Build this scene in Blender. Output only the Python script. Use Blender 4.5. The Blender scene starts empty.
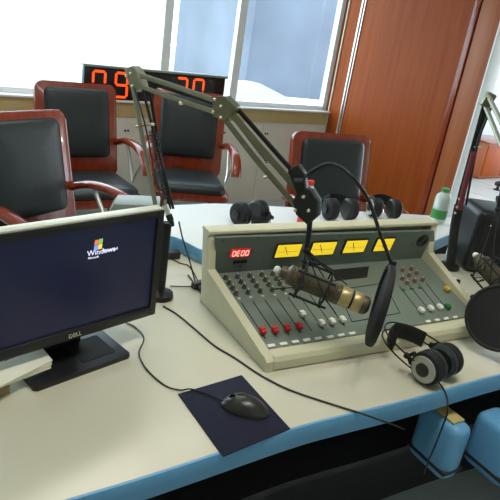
import bpy, bmesh, math, random
from mathutils import Vector, Matrix
random.seed(7)
S = bpy.context.scene
COL = S.collection
V = Vector
PI = math.pi

# ------------------------------------------------------------------ camera
F, PITCH, ROLL, EYE = 560.0, math.radians(21.5), math.radians(9.0), 1.5
FW = V((0, math.cos(PITCH), -math.sin(PITCH)))
_rt = V((1, 0, 0)); _up = _rt.cross(FW)
RT = math.cos(ROLL) * _rt + math.sin(ROLL) * _up
UP = math.cos(ROLL) * _up - math.sin(ROLL) * _rt
O = V((0, 0, EYE))
cd = bpy.data.cameras.new('camera'); cam = bpy.data.objects.new('camera', cd); COL.objects.link(cam)
cd.sensor_width = 36; cd.lens = F / 500 * 36; cd.clip_start = 0.02; cd.clip_end = 300
cam.matrix_world = Matrix(((RT.x, UP.x, -FW.x, O.x), (RT.y, UP.y, -FW.y, O.y), (RT.z, UP.z, -FW.z, O.z), (0, 0, 0, 1)))
S.camera = cam

def ray(x, y):
    return (FW * F + RT * (x - 250) - UP * (y - 250)).normalized()
def at(x, y, z):                       # survey point: where a sight line meets a height
    d = ray(x, y); return O + d * ((z - O.z) / d.z)
def aty(x, y, Y):
    d = ray(x, y); return O + d * (Y / d.y)
def onplane(x, y, p, n):
    d = ray(x, y); return O + d * ((p - O).dot(n) / d.dot(n))
def vpl(x, y, p, ang):
    a = math.radians(ang); return onplane(x, y, V((p[0], p[1], 0)), V((-math.sin(a), math.cos(a), 0)))

# ------------------------------------------------------------------ materials
def lin(c):
    return tuple(((v / 255) / 12.92 if v / 255 <= 0.04045 else (((v / 255) + 0.055) / 1.055) ** 2.4) for v in c) + (1,)
def mat(name, rgb, rough=0.5, metal=0.0, noise=0, amt=0.12, bump=0.0, spec=0.5, coat=0.0):
    m = bpy.data.materials.new(name); m.use_nodes = True
    nt = m.node_tree; b = nt.nodes['Principled BSDF']
    c = lin(rgb)
    b.inputs['Base Color'].default_value = c
    b.inputs['Roughness'].default_value = rough; b.inputs['Metallic'].default_value = metal
    b.inputs['Specular IOR Level'].default_value = spec
    b.inputs['Coat Weight'].default_value = coat
    if noise:
        tc = nt.nodes.new('ShaderNodeTexCoord'); n = nt.nodes.new('ShaderNodeTexNoise')
        n.inputs['Scale'].default_value = noise; n.inputs['Detail'].default_value = 4
        nt.links.new(tc.outputs['Object'], n.inputs['Vector'])
        r = nt.nodes.new('ShaderNodeValToRGB')
        r.color_ramp.elements[0].position = .3; r.color_ramp.elements[1].position = .7
        r.color_ramp.elements[0].color = tuple(v * (1 - amt) for v in c[:3]) + (1,)
        r.color_ramp.elements[1].color = tuple(min(1, v * (1 + amt)) for v in c[:3]) + (1,)
        nt.links.new(n.outputs['Fac'], r.inputs['Fac']); nt.links.new(r.outputs['Color'], b.inputs['Base Color'])
        if bump:
            bp = nt.nodes.new('ShaderNodeBump'); bp.inputs['Strength'].default_value = bump; bp.inputs['Distance'].default_value = .002
            nt.links.new(n.outputs['Fac'], bp.inputs['Height']); nt.links.new(bp.outputs['Normal'], b.inputs['Normal'])
    return m
def wood(name, c1, c2, rough=0.3, scale=(14, 14, 1.2), coat=.3):
    m = mat(name, c1, rough, coat=coat); nt = m.node_tree; b = nt.nodes['Principled BSDF']
    tc = nt.nodes.new('ShaderNodeTexCoord'); mp = nt.nodes.new('ShaderNodeMapping'); mp.inputs['Scale'].default_value = scale
    n = nt.nodes.new('ShaderNodeTexNoise'); n.inputs['Scale'].default_value = 3; n.inputs['Detail'].default_value = 7; n.inputs['Distortion'].default_value = .6
    r = nt.nodes.new('ShaderNodeValToRGB'); r.color_ramp.elements[0].position = .32; r.color_ramp.elements[1].position = .68
    r.color_ramp.elements[0].color = lin(c1); r.color_ramp.elements[1].color = lin(c2)
    nt.links.new(tc.outputs['Object'], mp.inputs['Vector']); nt.links.new(mp.outputs['Vector'], n.inputs['Vector'])
    nt.links.new(n.outputs['Fac'], r.inputs['Fac']); nt.links.new(r.outputs['Color'], b.inputs['Base Color'])
    return m
def emit(name, rgb, strength, base=(10, 10, 10)):
    m = mat(name, base, .3); b = m.node_tree.nodes['Principled BSDF']
    b.inputs['Emission Color'].default_value = lin(rgb); b.inputs['Emission Strength'].default_value = strength
    return m
M = dict(
    wall=mat('cream_paint', (222, 220, 204), .7, noise=6, amt=.03),
    tan=mat('tan_board', (190, 172, 120), .6, noise=10, amt=.06),
    white=mat('white_paint', (238, 240, 240), .5),
    pale=mat('pale_paint', (214, 226, 232), .7, noise=2, amt=.05),
    panel=wood('mahogany_panel', (140, 60, 13), (156, 74, 20), .5, (9, 9, .5), .0),
    jamb=wood('brown_jamb', (156, 78, 30), (170, 92, 42), .5, (9, 9, .5), .05),
    chairwood=wood('mahogany_chair', (118, 38, 12), (144, 54, 18), .26, (10, 10, 2), .4),
    leather=mat('black_leather', (36, 43, 44), .42, noise=90, amt=.15, bump=.25),
    chrome=mat('chrome', (228, 228, 220), .3, .85),
    top=mat('desk_laminate', (210, 205, 184), .24, noise=4, amt=.02, spec=.5),
    fartop=mat('white_laminate', (232, 234, 232), .3, noise=4, amt=.02),
    blue=mat('blue_edge', (108, 170, 216), .4, noise=12, amt=.06),
    darkpanel=mat('dark_panel', (34, 33, 36), .6, noise=20, amt=.2),
    black=mat('black_plastic', (22, 22, 25), .42, noise=60, amt=.12),
    matte=mat('matte_black', (19, 19, 21), .7, noise=60, amt=.2),
    screen=emit('dark_screen', (60, 70, 150), .05, (10, 11, 24)),
    silver=mat('silver_plastic', (205, 205, 185), .4), disc=mat('brushed_disc', (176, 178, 168), .35, .6),
    cream=mat('cream_enamel', (206, 202, 172), .45, noise=8, amt=.03),
    grey=mat('grey_green_enamel', (112, 123, 112), .5, noise=40, amt=.04),
    bridge=mat('meter_bridge_grey', (108, 117, 109), .55, noise=40, amt=.04),
    slot=mat('black_slot', (14, 15, 14), .8),
    red=mat('red_plastic', (205, 40, 34), .4, noise=80, amt=.1),
    whitep=mat('white_plastic', (236, 236, 226), .4),
    green=mat('green_plastic', (30, 110, 62), .4),
    yellow=mat('yellow_plastic', (226, 190, 50), .4),
    knob=mat('grey_knob', (84, 86, 78), .45),
    brownknob=mat('brown_knob', (120, 84, 70), .5),
    meter=emit('meter_glow', (250, 215, 40), .55, (240, 210, 60)),
    led=emit('red_led', (255, 40, 14), 1.7, (60, 5, 3)),
    ledbig=emit('orange_red_led', (255, 72, 20), 1.5, (60, 5, 3)),
    ledwhite=emit('pale_led', (255, 170, 155), 1.2, (60, 5, 3)),
    ledback=emit('red_window', (225, 24, 16), .55, (60, 6, 4)),
    text=emit('screen_text', (225, 228, 255), .9),
    flag_r=emit('screen_red', (230, 120, 70), .9), flag_g=emit('screen_green', (140, 190, 90), .9),
    flag_b=emit('screen_blue', (120, 160, 240), .9), flag_y=emit('screen_yellow', (240, 215, 90), .9),
    bronze=mat('bronze_metal', (120, 118, 96), .38, .85, noise=30, amt=.1),
    olive=mat('olive_grey_metal', (146, 146, 126), .4, .6, noise=30, amt=.08),
    darkmetal=mat('dark_metal', (44, 46, 44), .4, .6, noise=40, amt=.15),
    bolt=mat('brass_bolt', (228, 220, 186), .25, .6),
    mic=mat('mic_body', (92, 84, 66), .45, .4, noise=60, amt=.2),
    gold=mat('champagne_ring', (178, 160, 112), .38, .5),
    pad=mat('navy_cloth', (20, 22, 46), .9, noise=200, amt=.25, bump=.3),
    mouse=mat('mouse_shell', (46, 46, 41), .3, noise=10, amt=.05),
    cable=mat('black_rubber', (24, 26, 24), .55),
    paper=mat('paper', (232, 228, 206), .8, noise=12, amt=.04),
    block=wood('block_wood', (130, 112, 74), (150, 130, 90), .6),
    device=mat('grey_device', (142, 150, 142), .5, noise=8, amt=.04),
    tile=None, maroon=mat('maroon_sleeve', (104, 28, 36), .5),
    tape=mat('tan_tape', (200, 178, 110), .6, noise=30, amt=.1),
    label=mat('label_green', (70, 150, 80), .5), redlabel=mat('label_red', (215, 60, 44), .5),
    leaf=mat('leaf', (70, 110, 70), .6, noise=20, amt=.3),
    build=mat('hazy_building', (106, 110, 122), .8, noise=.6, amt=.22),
    outwhite=mat('white_parapet', (225, 228, 226), .8),
    ground=mat('pale_ground', (160, 165, 165), .9),
)
def tile_mat():
    m = mat('floor_tile', (176, 186, 190), .25); nt = m.node_tree; b = nt.nodes['Principled BSDF']
    tc = nt.nodes.new('ShaderNodeTexCoord'); mp = nt.nodes.new('ShaderNodeMapping'); mp.inputs['Rotation'].default_value = (0, 0, math.radians(38.5))
    br = nt.nodes.new('ShaderNodeTexBrick'); br.offset = 0
    br.inputs['Color1'].default_value = lin((176, 186, 190)); br.inputs['Color2'].default_value = lin((184, 192, 194)); br.inputs['Mortar'].default_value = lin((110, 118, 122))
    br.inputs['Scale'].default_value = 1; br.inputs['Mortar Size'].default_value = .006; br.inputs['Brick Width'].default_value = .8; br.inputs['Row Height'].default_value = .8
    nt.links.new(tc.outputs['Object'], mp.inputs['Vector']); nt.links.new(mp.outputs['Vector'], br.inputs['Vector']); nt.links.new(br.outputs['Color'], b.inputs['Base Color'])
    return m
M['tile'] = tile_mat()
def clear(name, rgb, alpha):                                # thin clear sheet: transparent with a glossy skin
    m = bpy.data.materials.new(name); m.use_nodes = True; nt = m.node_tree; nt.nodes.clear()
    o = nt.nodes.new('ShaderNodeOutputMaterial'); t = nt.nodes.new('ShaderNodeBsdfTransparent'); g = nt.nodes.new('ShaderNodeBsdfGlossy'); x = nt.nodes.new('ShaderNodeMixShader')
    t.inputs['Color'].default_value = lin(rgb); g.inputs['Roughness'].default_value = .05; x.inputs['Fac'].default_value = alpha
    nt.links.new(t.outputs[0], x.inputs[1]); nt.links.new(g.outputs[0], x.inputs[2]); nt.links.new(x.outputs[0], o.inputs['Surface'])
    return m
M['panel'].node_tree.nodes['Principled BSDF'].inputs['Specular IOR Level'].default_value = .18
M['glass'] = clear('window_glass', (240, 248, 250), .06)
def mesh_screen():
    m = bpy.data.materials.new('nylon_mesh'); m.use_nodes = True; nt = m.node_tree; b = nt.nodes['Principled BSDF']
    b.inputs['Base Color'].default_value = lin((20, 20, 24)); b.inputs['Roughness'].default_value = .8; b.inputs['Alpha'].default_value = .93
    return m
M['nylon'] = mesh_screen()
def bottle_plastic():
    m = mat('bottle_plastic', (225, 238, 232), .12); b = m.node_tree.nodes['Principled BSDF']; b.inputs['Transmission Weight'].default_value = .45; b.inputs['IOR'].default_value = 1.3
    return m
M['pet'] = bottle_plastic()

# ------------------------------------------------------------------ object helpers
XF = {}
def tag(o, label=None, cat=None, group=None, kind=None):
    if label: o['label'] = label
    if cat: o['category'] = cat
    if group: o['group'] = group
    if kind: o['kind'] = kind
    return o
def thing(name, label, cat, loc=(0, 0, 0), rz=0.0, group=None):
    o = bpy.data.objects.new(name, None); COL.objects.link(o)
    o.location = loc; o.rotation_euler = (0, 0, rz); o.empty_display_size = .05
    XF[o] = Matrix.Translation(loc) @ Matrix.Rotation(rz, 4, 'Z')
    return tag(o, label, cat, group)
def root_of(o):
    while o.parent: o = o.parent
    return o
def frame(axis, ref=None):
    a = V(axis).normalized(); r = V(ref) if ref else (V((0, 0, 1)) if abs(a.z) < .9 else V((1, 0, 0)))
    x = r.cross(a).normalized(); return x, a.cross(x).normalized(), a
class MB:
    def __init__(s): s.bm = bmesh.new()
    def box(s, c, size, R=None, bevel=0, seg=2):
        vs = bmesh.ops.create_cube(s.bm, size=1)['verts']
        if bevel:
            for v in vs: v.co = V((v.co.x * size[0], v.co.y * size[1], v.co.z * size[2]))
            ed = list({e for v in vs for e in v.link_edges})
            r = bmesh.ops.bevel(s.bm, geom=ed, offset=bevel, segments=seg, affect='EDGES', profile=.5)
            fs = set(r['faces']); vv = set(v for f in fs for v in f.verts) | set(v for v in vs if v.is_valid)
            more = True
            vs = list(vv)
        else:
            for v in vs: v.co = V((v.co.x * size[0], v.co.y * size[1], v.co.z * size[2]))
        R = R.to_3x3() if R is not None else Matrix.Identity(3)
        for v in vs: v.co = R @ v.co + V(c)
        return s
    def cone(s, p0, p1, r0, r1=None, n=16, cap=True):
        r1 = r0 if r1 is None else r1; p0, p1 = V(p0), V(p1)
        x, y, a = frame(p1 - p0); A = []; B = []
        for i in range(n):
            t = 2 * PI * i / n; d = x * math.cos(t) + y * math.sin(t)
            A.append(s.bm.verts.new(p0 + d * r0)); B.append(s.bm.verts.new(p1 + d * r1))
        for i in range(n): s.bm.faces.new((A[i], A[(i + 1) % n], B[(i + 1) % n], B[i]))
        if cap: s.bm.faces.new(A[::-1]); s.bm.faces.new(B)
        return s
    def lathe(s, prof, o, axis=(0, 0, 1), n=24, cap=True, ref=None):
        o = V(o); x, y, a = frame(axis, ref); rings = []
        for r, h in prof:
            rings.append([s.bm.verts.new(o + a * h + (x * math.cos(2 * PI * i / n) + y * math.sin(2 * PI * i / n)) * r) for i in range(n)])
        for A, B in zip(rings, rings[1:]):
            for i in range(n): s.bm.faces.new((A[i], A[(i + 1) % n], B[(i + 1) % n], B[i]))
        if cap: s.bm.faces.new(rings[0][::-1]); s.bm.faces.new(rings[-1])
        return s
    def tube(s, pts, r, n=8, smooth=0, closed=False, flat=None):
        pts = [V(p) for p in pts]
        if smooth:
            q = []; L = len(pts); rng = L if closed else L - 1
            for i in range(rng):
                if closed: a, b, c, d = pts[(i - 1) % L], pts[i], pts[(i + 1) % L], pts[(i + 2) % L]
                else: a, b, c, d = pts[max(i - 1, 0)], pts[i], pts[i + 1], pts[min(i + 2, L - 1)]
                for k in range(smooth):
                    t = k / smooth
                    q.append(.5 * ((2 * b) + (c - a) * t + (2 * a - 5 * b + 4 * c - d) * t * t + (3 * b - a - 3 * c + d) * t ** 3))
            if not closed: q.append(pts[-1])
            pts = q
        L = len(pts); rings = []; prev = None
        for i, p in enumerate(pts):
            d = (pts[(i + 1) % L] - pts[i - 1]) if closed else (pts[min(i + 1, L - 1)] - pts[max(i - 1, 0)])
            d.normalize()
            if prev is None: x, y, a = frame(d)
            else:
                x = (prev - d * prev.dot(d)).normalized(); y = d.cross(x)
            prev = x; rr = r[i] if isinstance(r, (list, tuple)) else r
            if flat:                                          # flat = (reference direction, width, thickness)
                w = V(flat[0]); w = (w - d * w.dot(d)).normalized(); h = d.cross(w)
                rings.append([s.bm.verts.new(p + w * math.cos(2 * PI * k / n) * flat[1] + h * math.sin(2 * PI * k / n) * flat[2]) for k in range(n)])
            else:
                rings.append([s.bm.verts.new(p + (x * math.cos(2 * PI * k / n) + y * math.sin(2 * PI * k / n)) * rr) for k in range(n)])
        for i in range(L if closed else L - 1):
            A, B = rings[i], rings[(i + 1) % L]
            for k in range(n): s.bm.faces.new((A[k], A[(k + 1) % n], B[(k + 1) % n], B[k]))
        if not closed: s.bm.faces.new(rings[0][::-1]); s.bm.faces.new(rings[-1])
        return s
    def prism(s, poly, off, bevel=0, seg=2):
        off = V(off); A = [s.bm.verts.new(V(p)) for p in poly]; B = [s.bm.verts.new(V(p) + off) for p in poly]; n = len(A)
        fs = [s.bm.faces.new(A[::-1]), s.bm.faces.new(B)]
        for i in range(n): s.bm.faces.new((A[i], A[(i + 1) % n], B[(i + 1) % n], B[i]))
        if bevel:
            ed = [e for f in fs for e in f.edges]
            bmesh.ops.bevel(s.bm, geom=ed, offset=bevel, segments=seg, affect='EDGES', profile=.5)
        return s
    def ball(s, c, r, n=14, sc=(1, 1, 1), R=None):
        vs = bmesh.ops.create_uvsphere(s.bm, u_segments=n, v_segments=max(6, n // 2 + 1), radius=r)['verts']
        R = R.to_3x3() if R is not None else Matrix.Identity(3)
        for v in vs: v.co = R @ V((v.co.x * sc[0], v.co.y * sc[1], v.co.z * sc[2])) + V(c)
        return s
    def build(s, name, m, parent=None, local=False, angle=35):
        bm = s.bm; bmesh.ops.recalc_face_normals(bm, faces=bm.faces)
        org = None
        if parent is not None:
            if not local: bm.transform(XF[root_of(parent)].inverted())
        me = bpy.data.meshes.new(name)
        if parent is None:                                    # free-standing mesh: put its origin at its base
            xs = [v.co for v in bm.verts]
            lo = V([min(c[i] for c in xs) for i in range(3)]); hi = V([max(c[i] for c in xs) for i in range(3)])
            org = V(((lo.x + hi.x) / 2, (lo.y + hi.y) / 2, lo.z)); bm.transform(Matrix.Translation(-org))
        for f in bm.faces: f.smooth = True
        bm.to_mesh(me); bm.free(); me.set_sharp_from_angle(angle=math.radians(angle))
        me.materials.append(m); o = bpy.data.objects.new(name, me); COL.objects.link(o)
        if parent is not None: o.parent = parent
        else: o.location = org
        return o
def copy_tree(o, parent=None):
    c = o.copy(); COL.objects.link(c); c.parent = parent
    for ch in list(o.children): copy_tree(ch, c)
    return c
def rrect(w, h, r, n=5):
    pts = []
    for cx, cy, a0 in ((w / 2 - r, h / 2 - r, 0), (-w / 2 + r, h / 2 - r, 90), (-w / 2 + r, -h / 2 + r, 180), (w / 2 - r, -h / 2 + r, 270)):
        for i in range(n + 1):
            a = math.radians(a0 + 90 * i / n); pts.append((cx + r * math.cos(a), cy + r * math.sin(a)))
    return pts
SEG = {'0': 'abcdef', '3': 'abcdg', '9': 'abcdfg', '8': 'abcdefg', '5': 'acdfg', 'E': 'adefg'}
def seven(mb, ch, org, ux, uy, n, w, h, t):
    pos = {'a': ((0, h), (w, h)), 'b': ((w, h), (w, h / 2)), 'c': ((w, h / 2), (w, 0)), 'd': ((0, 0), (w, 0)), 'e': ((0, h / 2), (0, 0)), 'f': ((0, h), (0, h / 2)), 'g': ((0, h / 2), (w, h / 2))}
    for sgm in SEG[ch]:
        (x0, y0), (x1, y1) = pos[sgm]; d = V((x1 - x0, y1 - y0)).normalized(); e = V((-d.y, d.x))
        a = V((x0, y0)) + d * t * .6; b = V((x1, y1)) - d * t * .6
        q = [a + e * t / 2, b + e * t / 2, b + d * t * .45, b - e * t / 2, a - e * t / 2, a - d * t * .45]
        mb.prism([org + ux * p.x + uy * p.y for p in q], n * .0012)
def text_obj(name, body, org, ux, uy, size, m, parent, extr=.0004):
    cu = bpy.data.curves.new(name, 'FONT'); cu.body = body; cu.size = size; cu.extrude = extr; cu.resolution_u = 3
    t = bpy.data.objects.new('tmp_text', cu); me = bpy.data.meshes.new_from_object(t)
    bpy.data.objects.remove(t); bpy.data.curves.remove(cu)
    n = ux.cross(uy); Mx = Matrix(((ux.x, uy.x, n.x, org.x), (ux.y, uy.y, n.y, org.y), (ux.z, uy.z, n.z, org.z), (0, 0, 0, 1)))
    me.transform(XF[root_of(parent)].inverted() @ Mx); me.materials.clear(); me.materials.append(m)
    o = bpy.data.objects.new(name, me); COL.objects.link(o); o.parent = parent; return o

# ------------------------------------------------------------------ the room
WA = math.radians(38.5); WU = V((math.cos(WA), math.sin(WA), 0)); WN = V((math.sin(WA), -math.cos(WA), 0))   # along the window wall, into the room
W0 = V((-1.776, 3.687, 0))
def wp(s, d=0, z=0): return W0 + WU * s + WN * d + V((0, 0, z))
WC = 2.955                                                   # where the window wall meets the wooden wall
H = 2.7
def struct(mb, name, m, parent=None): return tag(mb.build(name, m), kind='structure') if parent is None else mb.build(name, m, parent)
RM = Matrix.Rotation(WA, 4, 'Z')
def wbox(mb, s0, s1, z0, z1, d0, d1, bevel=0):
    return mb.box(wp((s0 + s1) / 2, (d0 + d1) / 2, (z0 + z1) / 2), (s1 - s0, abs(d1 - d0), z1 - z0), RM, bevel)
struct(MB().prism([(-7, -4, -.05), (12, -4, -.05), (12, 16, -.05), (-7, 16, -.05)], (0, 0, .05)), 'floor', M['tile'])
SL = -3.2
wb = MB()
wbox(wb, SL, WC, 0, .735, 0, -.15); wbox(wb, SL, WC, 2.35, H, 0, -.15); wbox(wb, SL, -2.4, .735, 2.35, 0, -.15)
wbox(wb, -2.4, WC, .735, .84, -.02, -.15)
struct(wb, 'wall_back', M['wall'])
struct(wbox(MB(), -2.4, WC, .737, .846, .006, -.02), 'trim_1', M['tan'])
# panel joints and little round vents on the cream wall below
t = MB()
for s in (-1.2, -.35, .5, 1.35, 2.2): wbox(t, s - .004, s + .004, .02, .72, .003, -.001)
struct(t, 'trim_2', M['silver'])
t = MB()
for s in (.9, 1.78, 2.245, -.1, -.8):
    for k in (-.012, .012): t.cone(wp(s + k, .0, .635), wp(s + k, .004, .635), .009, n=10)
struct(t, 'trim_3', M['darkmetal'])
win = tag(wbox(wbox(wbox(wbox(MB(), -2.4, -2.32, .86, 2.35, -.04, -.10), WC - .05, WC, .86, 2.35, -.04, -.10), -2.4, WC, .86, .90, -.04, -.10), -2.4, WC, 2.28, 2.35, -.04, -.10).build('window_1', M['white']), kind='structure')
XF[win] = Matrix.Translation(win.location)
wbox(MB(), -2.42, WC, .846, .862, .03, -.15, .004).build('window_sill', M['white'], win)
for a in (-.75, 1.2, 1.86):
    wbox(MB(), a - .035, a + .035, .90, 2.28, -.045, -.095).build('mullion', M['white'], win)
e = [-2.32, -.785, -.715, 1.165, 1.235, 1.825, 1.895, WC - .05]
for a, b in zip(e[::2], e[1::2]): wbox(MB(), a, b, .90, 2.28, -.068, -.073).build('pane', M['glass'], win)
# the wooden wall at right angles, its door frame and the room beyond
WV = WN                                                       # runs from the corner towards the room's right side
C0 = wp(WC)
PN = -WU                                                      # faces the room
RV = Matrix.Rotation(WA - PI / 2, 4, 'Z')
def vbox(mb, s0, s1, z0, z1, d0, d1, bevel=0):
    return mb.box(C0 + WV * (s0 + s1) / 2 + PN * (d0 + d1) / 2 + V((0, 0, (z0 + z1) / 2)), (s1 - s0, abs(d1 - d0), z1 - z0), RV, bevel)
struct(vbox(MB(), -.15, 1.30, 0, H, 0, -.10), 'wall_right', M['panel'])
struct(vbox(vbox(MB(), .165, .182, 0, H, .016, 0, .003), .196, .206, 0, H, .010, 0, .002), 'trim_4', M['chrome'])
struct(vbox(MB(), -.0, .012, .0, H, .012, 0), 'trim_5', M['silver'])
struct(vbox(MB(), 1.30, 1.345, 0, H, .03, -.10, .004), 'trim_6', M['chairwood'])
struct(vbox(MB(), 1.352, 1.535, 0, H, .02, -.12, .004), 'trim_7', M['jamb'])
struct(vbox(MB(), 1.535, 1.55, 0, H, .03, -.13, .003), 'trim_8', M['white'])
struct(vbox(MB(), 2.75, 5.2, 0, H, 0, -.1), 'wall_side', M['wall'])
struct(vbox(MB(), 1.535, 2.75, 2.25, H, 0, -.1), 'wall_lintel', M['wall'])
struct(wbox(MB(), 4.6, 11, 0, H, -.80, -.95), 'wall_beyond', M['pale'])
struct(wbox(MB(), WC + .10, 11, H, H + .1, 6.2, -.95), 'ceiling', M['white'])
struct(wbox(MB(), 4.9, 11, 0, H, 6.2, 6.05), 'wall_far', M['wall'])
struct(MB().box(wp(SL, 3, 1.35), (.15, 6.4, H), RM), 'wall_left', M['wall'])
struct(MB().box(wp(.8, 6.1, 1.35), (8.2, .15, H), RM), 'wall_rear', M['wall'])
ce = MB(); ce.prism([wp(SL - .1, -.15, H), wp(SL - .1, 6.2, H), wp(4.95, 6.2, H), wp(4.95, 3.0, H), wp(WC, 3.0, H), wp(WC, -.15, H)], (0, 0, .1)); struct(ce, 'ceiling', M['white'])

# outside the window
def onwall(x, y, d):                                          # (along, up) on a plane parallel to the window wall
    h = onplane(x, y, W0 + WN * d, WN) - W0; return h.dot(WU), h.z
sb = onwall(246, 75, -5.5)[0]
tag(MB().box(wp(sb + 5, -7, 3), (10, 3, 9), RM).build('office_building', M['build']), 'hazy blue grey building seen through the window at right', 'building')
pw = [onwall(x, y, -2.6) for x, y in ((-60, 68), (80, 78), (240, 83), (262, 84.5), (292, 100), (360, 106))]
tag(MB().prism([wp(pw[0][0], -2.6, -.2), wp(pw[-1][0], -2.6, -.2)] + [wp(a, -2.6, z) for a, z in pw[::-1]], -WN * .3).build('parapet', M['outwhite']), 'white sloping parapet outside below the window view', 'wall')
tag(MB().box(wp(0, -14, -.3), (40, 26, .1), RM).build('ground', M['ground']), kind='structure')

# beyond the doorway
pc = onplane(490, 140, wp(0, -.28), WN)
t = thing('side_cabinet', 'red brown wooden cabinet far off through the doorway', 'cabinet', (pc.x + .39, pc.y + .31, 0), WA); t.scale = (1, .85, .62)
MB().box((0, .25, .42), (1.0, .5, .8), None, .01).build('body', M['jamb'], t, True)
for sx in (-.25, .25): MB().box((sx, -.008, .42), (.47, .016, .7), None, .004).build('door', M['panel'], t, True)
MB().box((0, .24, .835), (1.06, .56, .03), None, .006).build('top', M['chairwood'], t, True)
pp = onplane(483, 150, wp(0, -.5), WN)
t = thing('potted_plant', 'small leafy green plant in a pot beside the far cabinet', 'plant', (pp.x, pp.y, 0)); t.scale = (.62, .62, .62)
MB().lathe([(.09, 0), (.13, .25), (.14, .26), (.12, .26)], (0, 0, 0)).build('pot', M['white'], t, True)
lf = MB()
for i in range(60):
    a = random.uniform(0, 2 * PI); r = random.uniform(.02, .17); z = random.uniform(.32, .75)
    lf.ball((r * math.cos(a), r * math.sin(a), z), .06, 6, (1, .5, .25), Matrix.Rotation(a, 4, 'Z') @ Matrix.Rotation(random.uniform(-1, 1), 4, 'Y'))
lf.tube([(0, 0, .25), (.01, 0, .6)], .012); lf.build('foliage', M['leaf'], t, True)
pk = at(497, 190, 0)
t = thing('floor_stop', 'small black round stop on the tiled floor through doorway', 'door stop', (pk.x, pk.y, 0))
MB().lathe([(.05, 0), (.05, .01), (.02, .02), (.018, .05), (.05, .06), (.055, .09), (.03, .115), (.0005, .118)], (0, 0, 0)).build('knob', M['black'], t, True)

# ------------------------------------------------------------------ wall clock
z0, z1 = .863, 1.085
clock = thing('digital_clock', 'long black digital clock with red figures standing on the window sill', 'clock', wp(1.13, -.02, .862), WA)
def ck(s, d, z): return wp(.55 + s, d - .0, z)
CL = 1.18
MB().box(ck(CL / 2, -.012, (z0 + z1) / 2), (CL, .05, z1 - z0), RM, .006).build('casing', M['darkmetal'], clock)
MB().box(ck(CL / 2, -.005, z1 + .006), (CL + .02, .07, .016), RM, .003).build('top_rail', M['device'], clock)
MB().box(ck(CL / 2 - .035, .0145, (z0 + z1) / 2 - .005), (CL - .13, .004, z1 - z0 - .035), RM).build('face', M['black'], clock)
for k, (ch, s) in enumerate((('0', .065), ('9', .235), ('3', .735), ('0', .885))):
    mb = MB(); seven(mb, ch, ck(s, .0165, .885), WU, V((0, 0, 1)), WN, .088, .170, .017); mb.build('digit', M['ledbig'], clock)
for z in (.925, 1.01): MB().cone(ck(.385, .0165, z), ck(.385, .019, z), .011).build('colon_dot', M['ledbig'], clock)

# ------------------------------------------------------------------ chairs (front is -y)
def make_chair():
    t = thing('conference_chair', 'x', 'chair', (0, 0, 0), 0, 'mahogany conference chairs around the far desk')
    tilt = math.radians(-11)
    R = Matrix.Translation((0, .235, .44)) @ Matrix.Rotation(tilt, 4, 'X')
    def bp(x, y, z): return R @ V((x, y, z))
    pts = rrect(.52, .60, .05)
    MB().prism([bp(x, .018, z + .285) for x, z in pts], R.to_3x3() @ V((0, -.036, 0)), .006).build('backrest', M['chairwood'], t, True)
    pts = rrect(.41, .43, .035)
    mb = MB()
    A = []
    for inset, dy in ((0, -.015), (0, -.03), (.006, -.040), (.02, -.047), (.06, -.052), (.13, -.056)):
        A.append([mb.bm.verts.new(bp(x * (1 - inset / .205), dy, z * (1 - inset / .215) + .335)) for x, z in pts])
    for P, Q in zip(A, A[1:]):
        for i in range(len(P)): mb.bm.faces.new((P[i], P[(i + 1) % len(P)], Q[(i + 1) % len(P)], Q[i]))
    mb.bm.faces.new(A[0][::-1]); mb.bm.faces.new(A[-1]); mb.build('back_cushion', M['leather'], t, True, 50)
    MB().prism([(x, y - .02, .385) for x, y in rrect(.50, .50, .05)], (0, 0, .045), .008).build('seat_frame', M['chairwood'], t, True)
    mb = MB(); pts = rrect(.44, .45, .06); A = []
    for ins, z in ((0, .43), (-.005, .445), (0, .468), (.012, .482), (.035, .49), (.1, .495)):
        A.append([mb.bm.verts.new(V((x * (1 - ins / .22), y * (1 - ins / .225) - .025, z))) for x, y in pts])
    for P, Q in zip(A, A[1:]):
        for i in range(len(P)): mb.bm.faces.new((P[i], P[(i + 1) % len(P)], Q[(i + 1) % len(P)], Q[i]))
    mb.bm.faces.new(A[0][::-1]); mb.bm.faces.new(A[-1]); mb.build('seat_cushion', M['leather'], t, True, 50)
    for sx in (-1, 1):
        x = sx * .285
        ar = MB().tube([(x * .93, .262, .655), (x, .17, .685), (x * 1.02, .04, .69), (x * 1.02, -.08, .668), (x * 1.01, -.165, .61), (x, -.195, .555)], .03, 12, 5, flat=((1, 0, 0), .035, .021))
        a = ar.build('armrest', M['chairwood'], t, True)
        MB().tube([(x, .15, .682), (x * .97, .04, .53), (x * .91, -.02, .47), (x * .86, -.03, .40)], .0105, 10, 3).build('arm_strut', M['chrome'], t, True)
        MB().tube([(x * 1.01, -.13, .64), (x * .96, -.06, .54), (x * .91, -.03, .46)], .008, 10, 3).build('arm_strut', M['chrome'], t, True)
        for sy in (-1, 1):
            MB().tube([(sx * .20, sy * .19 - .02, .39), (sx * .225, sy * .225 - .02, .0)], [.024, .016], 10).build('leg', M['chairwood'], t, True)
    return t
proto = make_chair()
def put_chair(o, tc, yaw, label):                             # tc: middle of the top edge of its back
    a = math.radians(yaw); d = V((-math.sin(a), math.cos(a), 0)) * .345
    o.location = (tc[0] - d.x, tc[1] - d.y, 0); o.rotation_euler = (0, 0, a); o['label'] = label
chairs = [(V((-1.10, 2.42)), 62, 'nearest mahogany and black leather armchair, left behind the computer monitor'),
          (V((-1.255, 3.62)), 38, 'mahogany armchair with black leather back in front of the clock, left end'),
          (V((-.595, 4.12)), 16, 'mahogany armchair behind the boom arm, right end of clock above it'),
          (V((.36, 3.21)), 27, 'mahogany armchair alone against the wooden wall behind headphones')]
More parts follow.
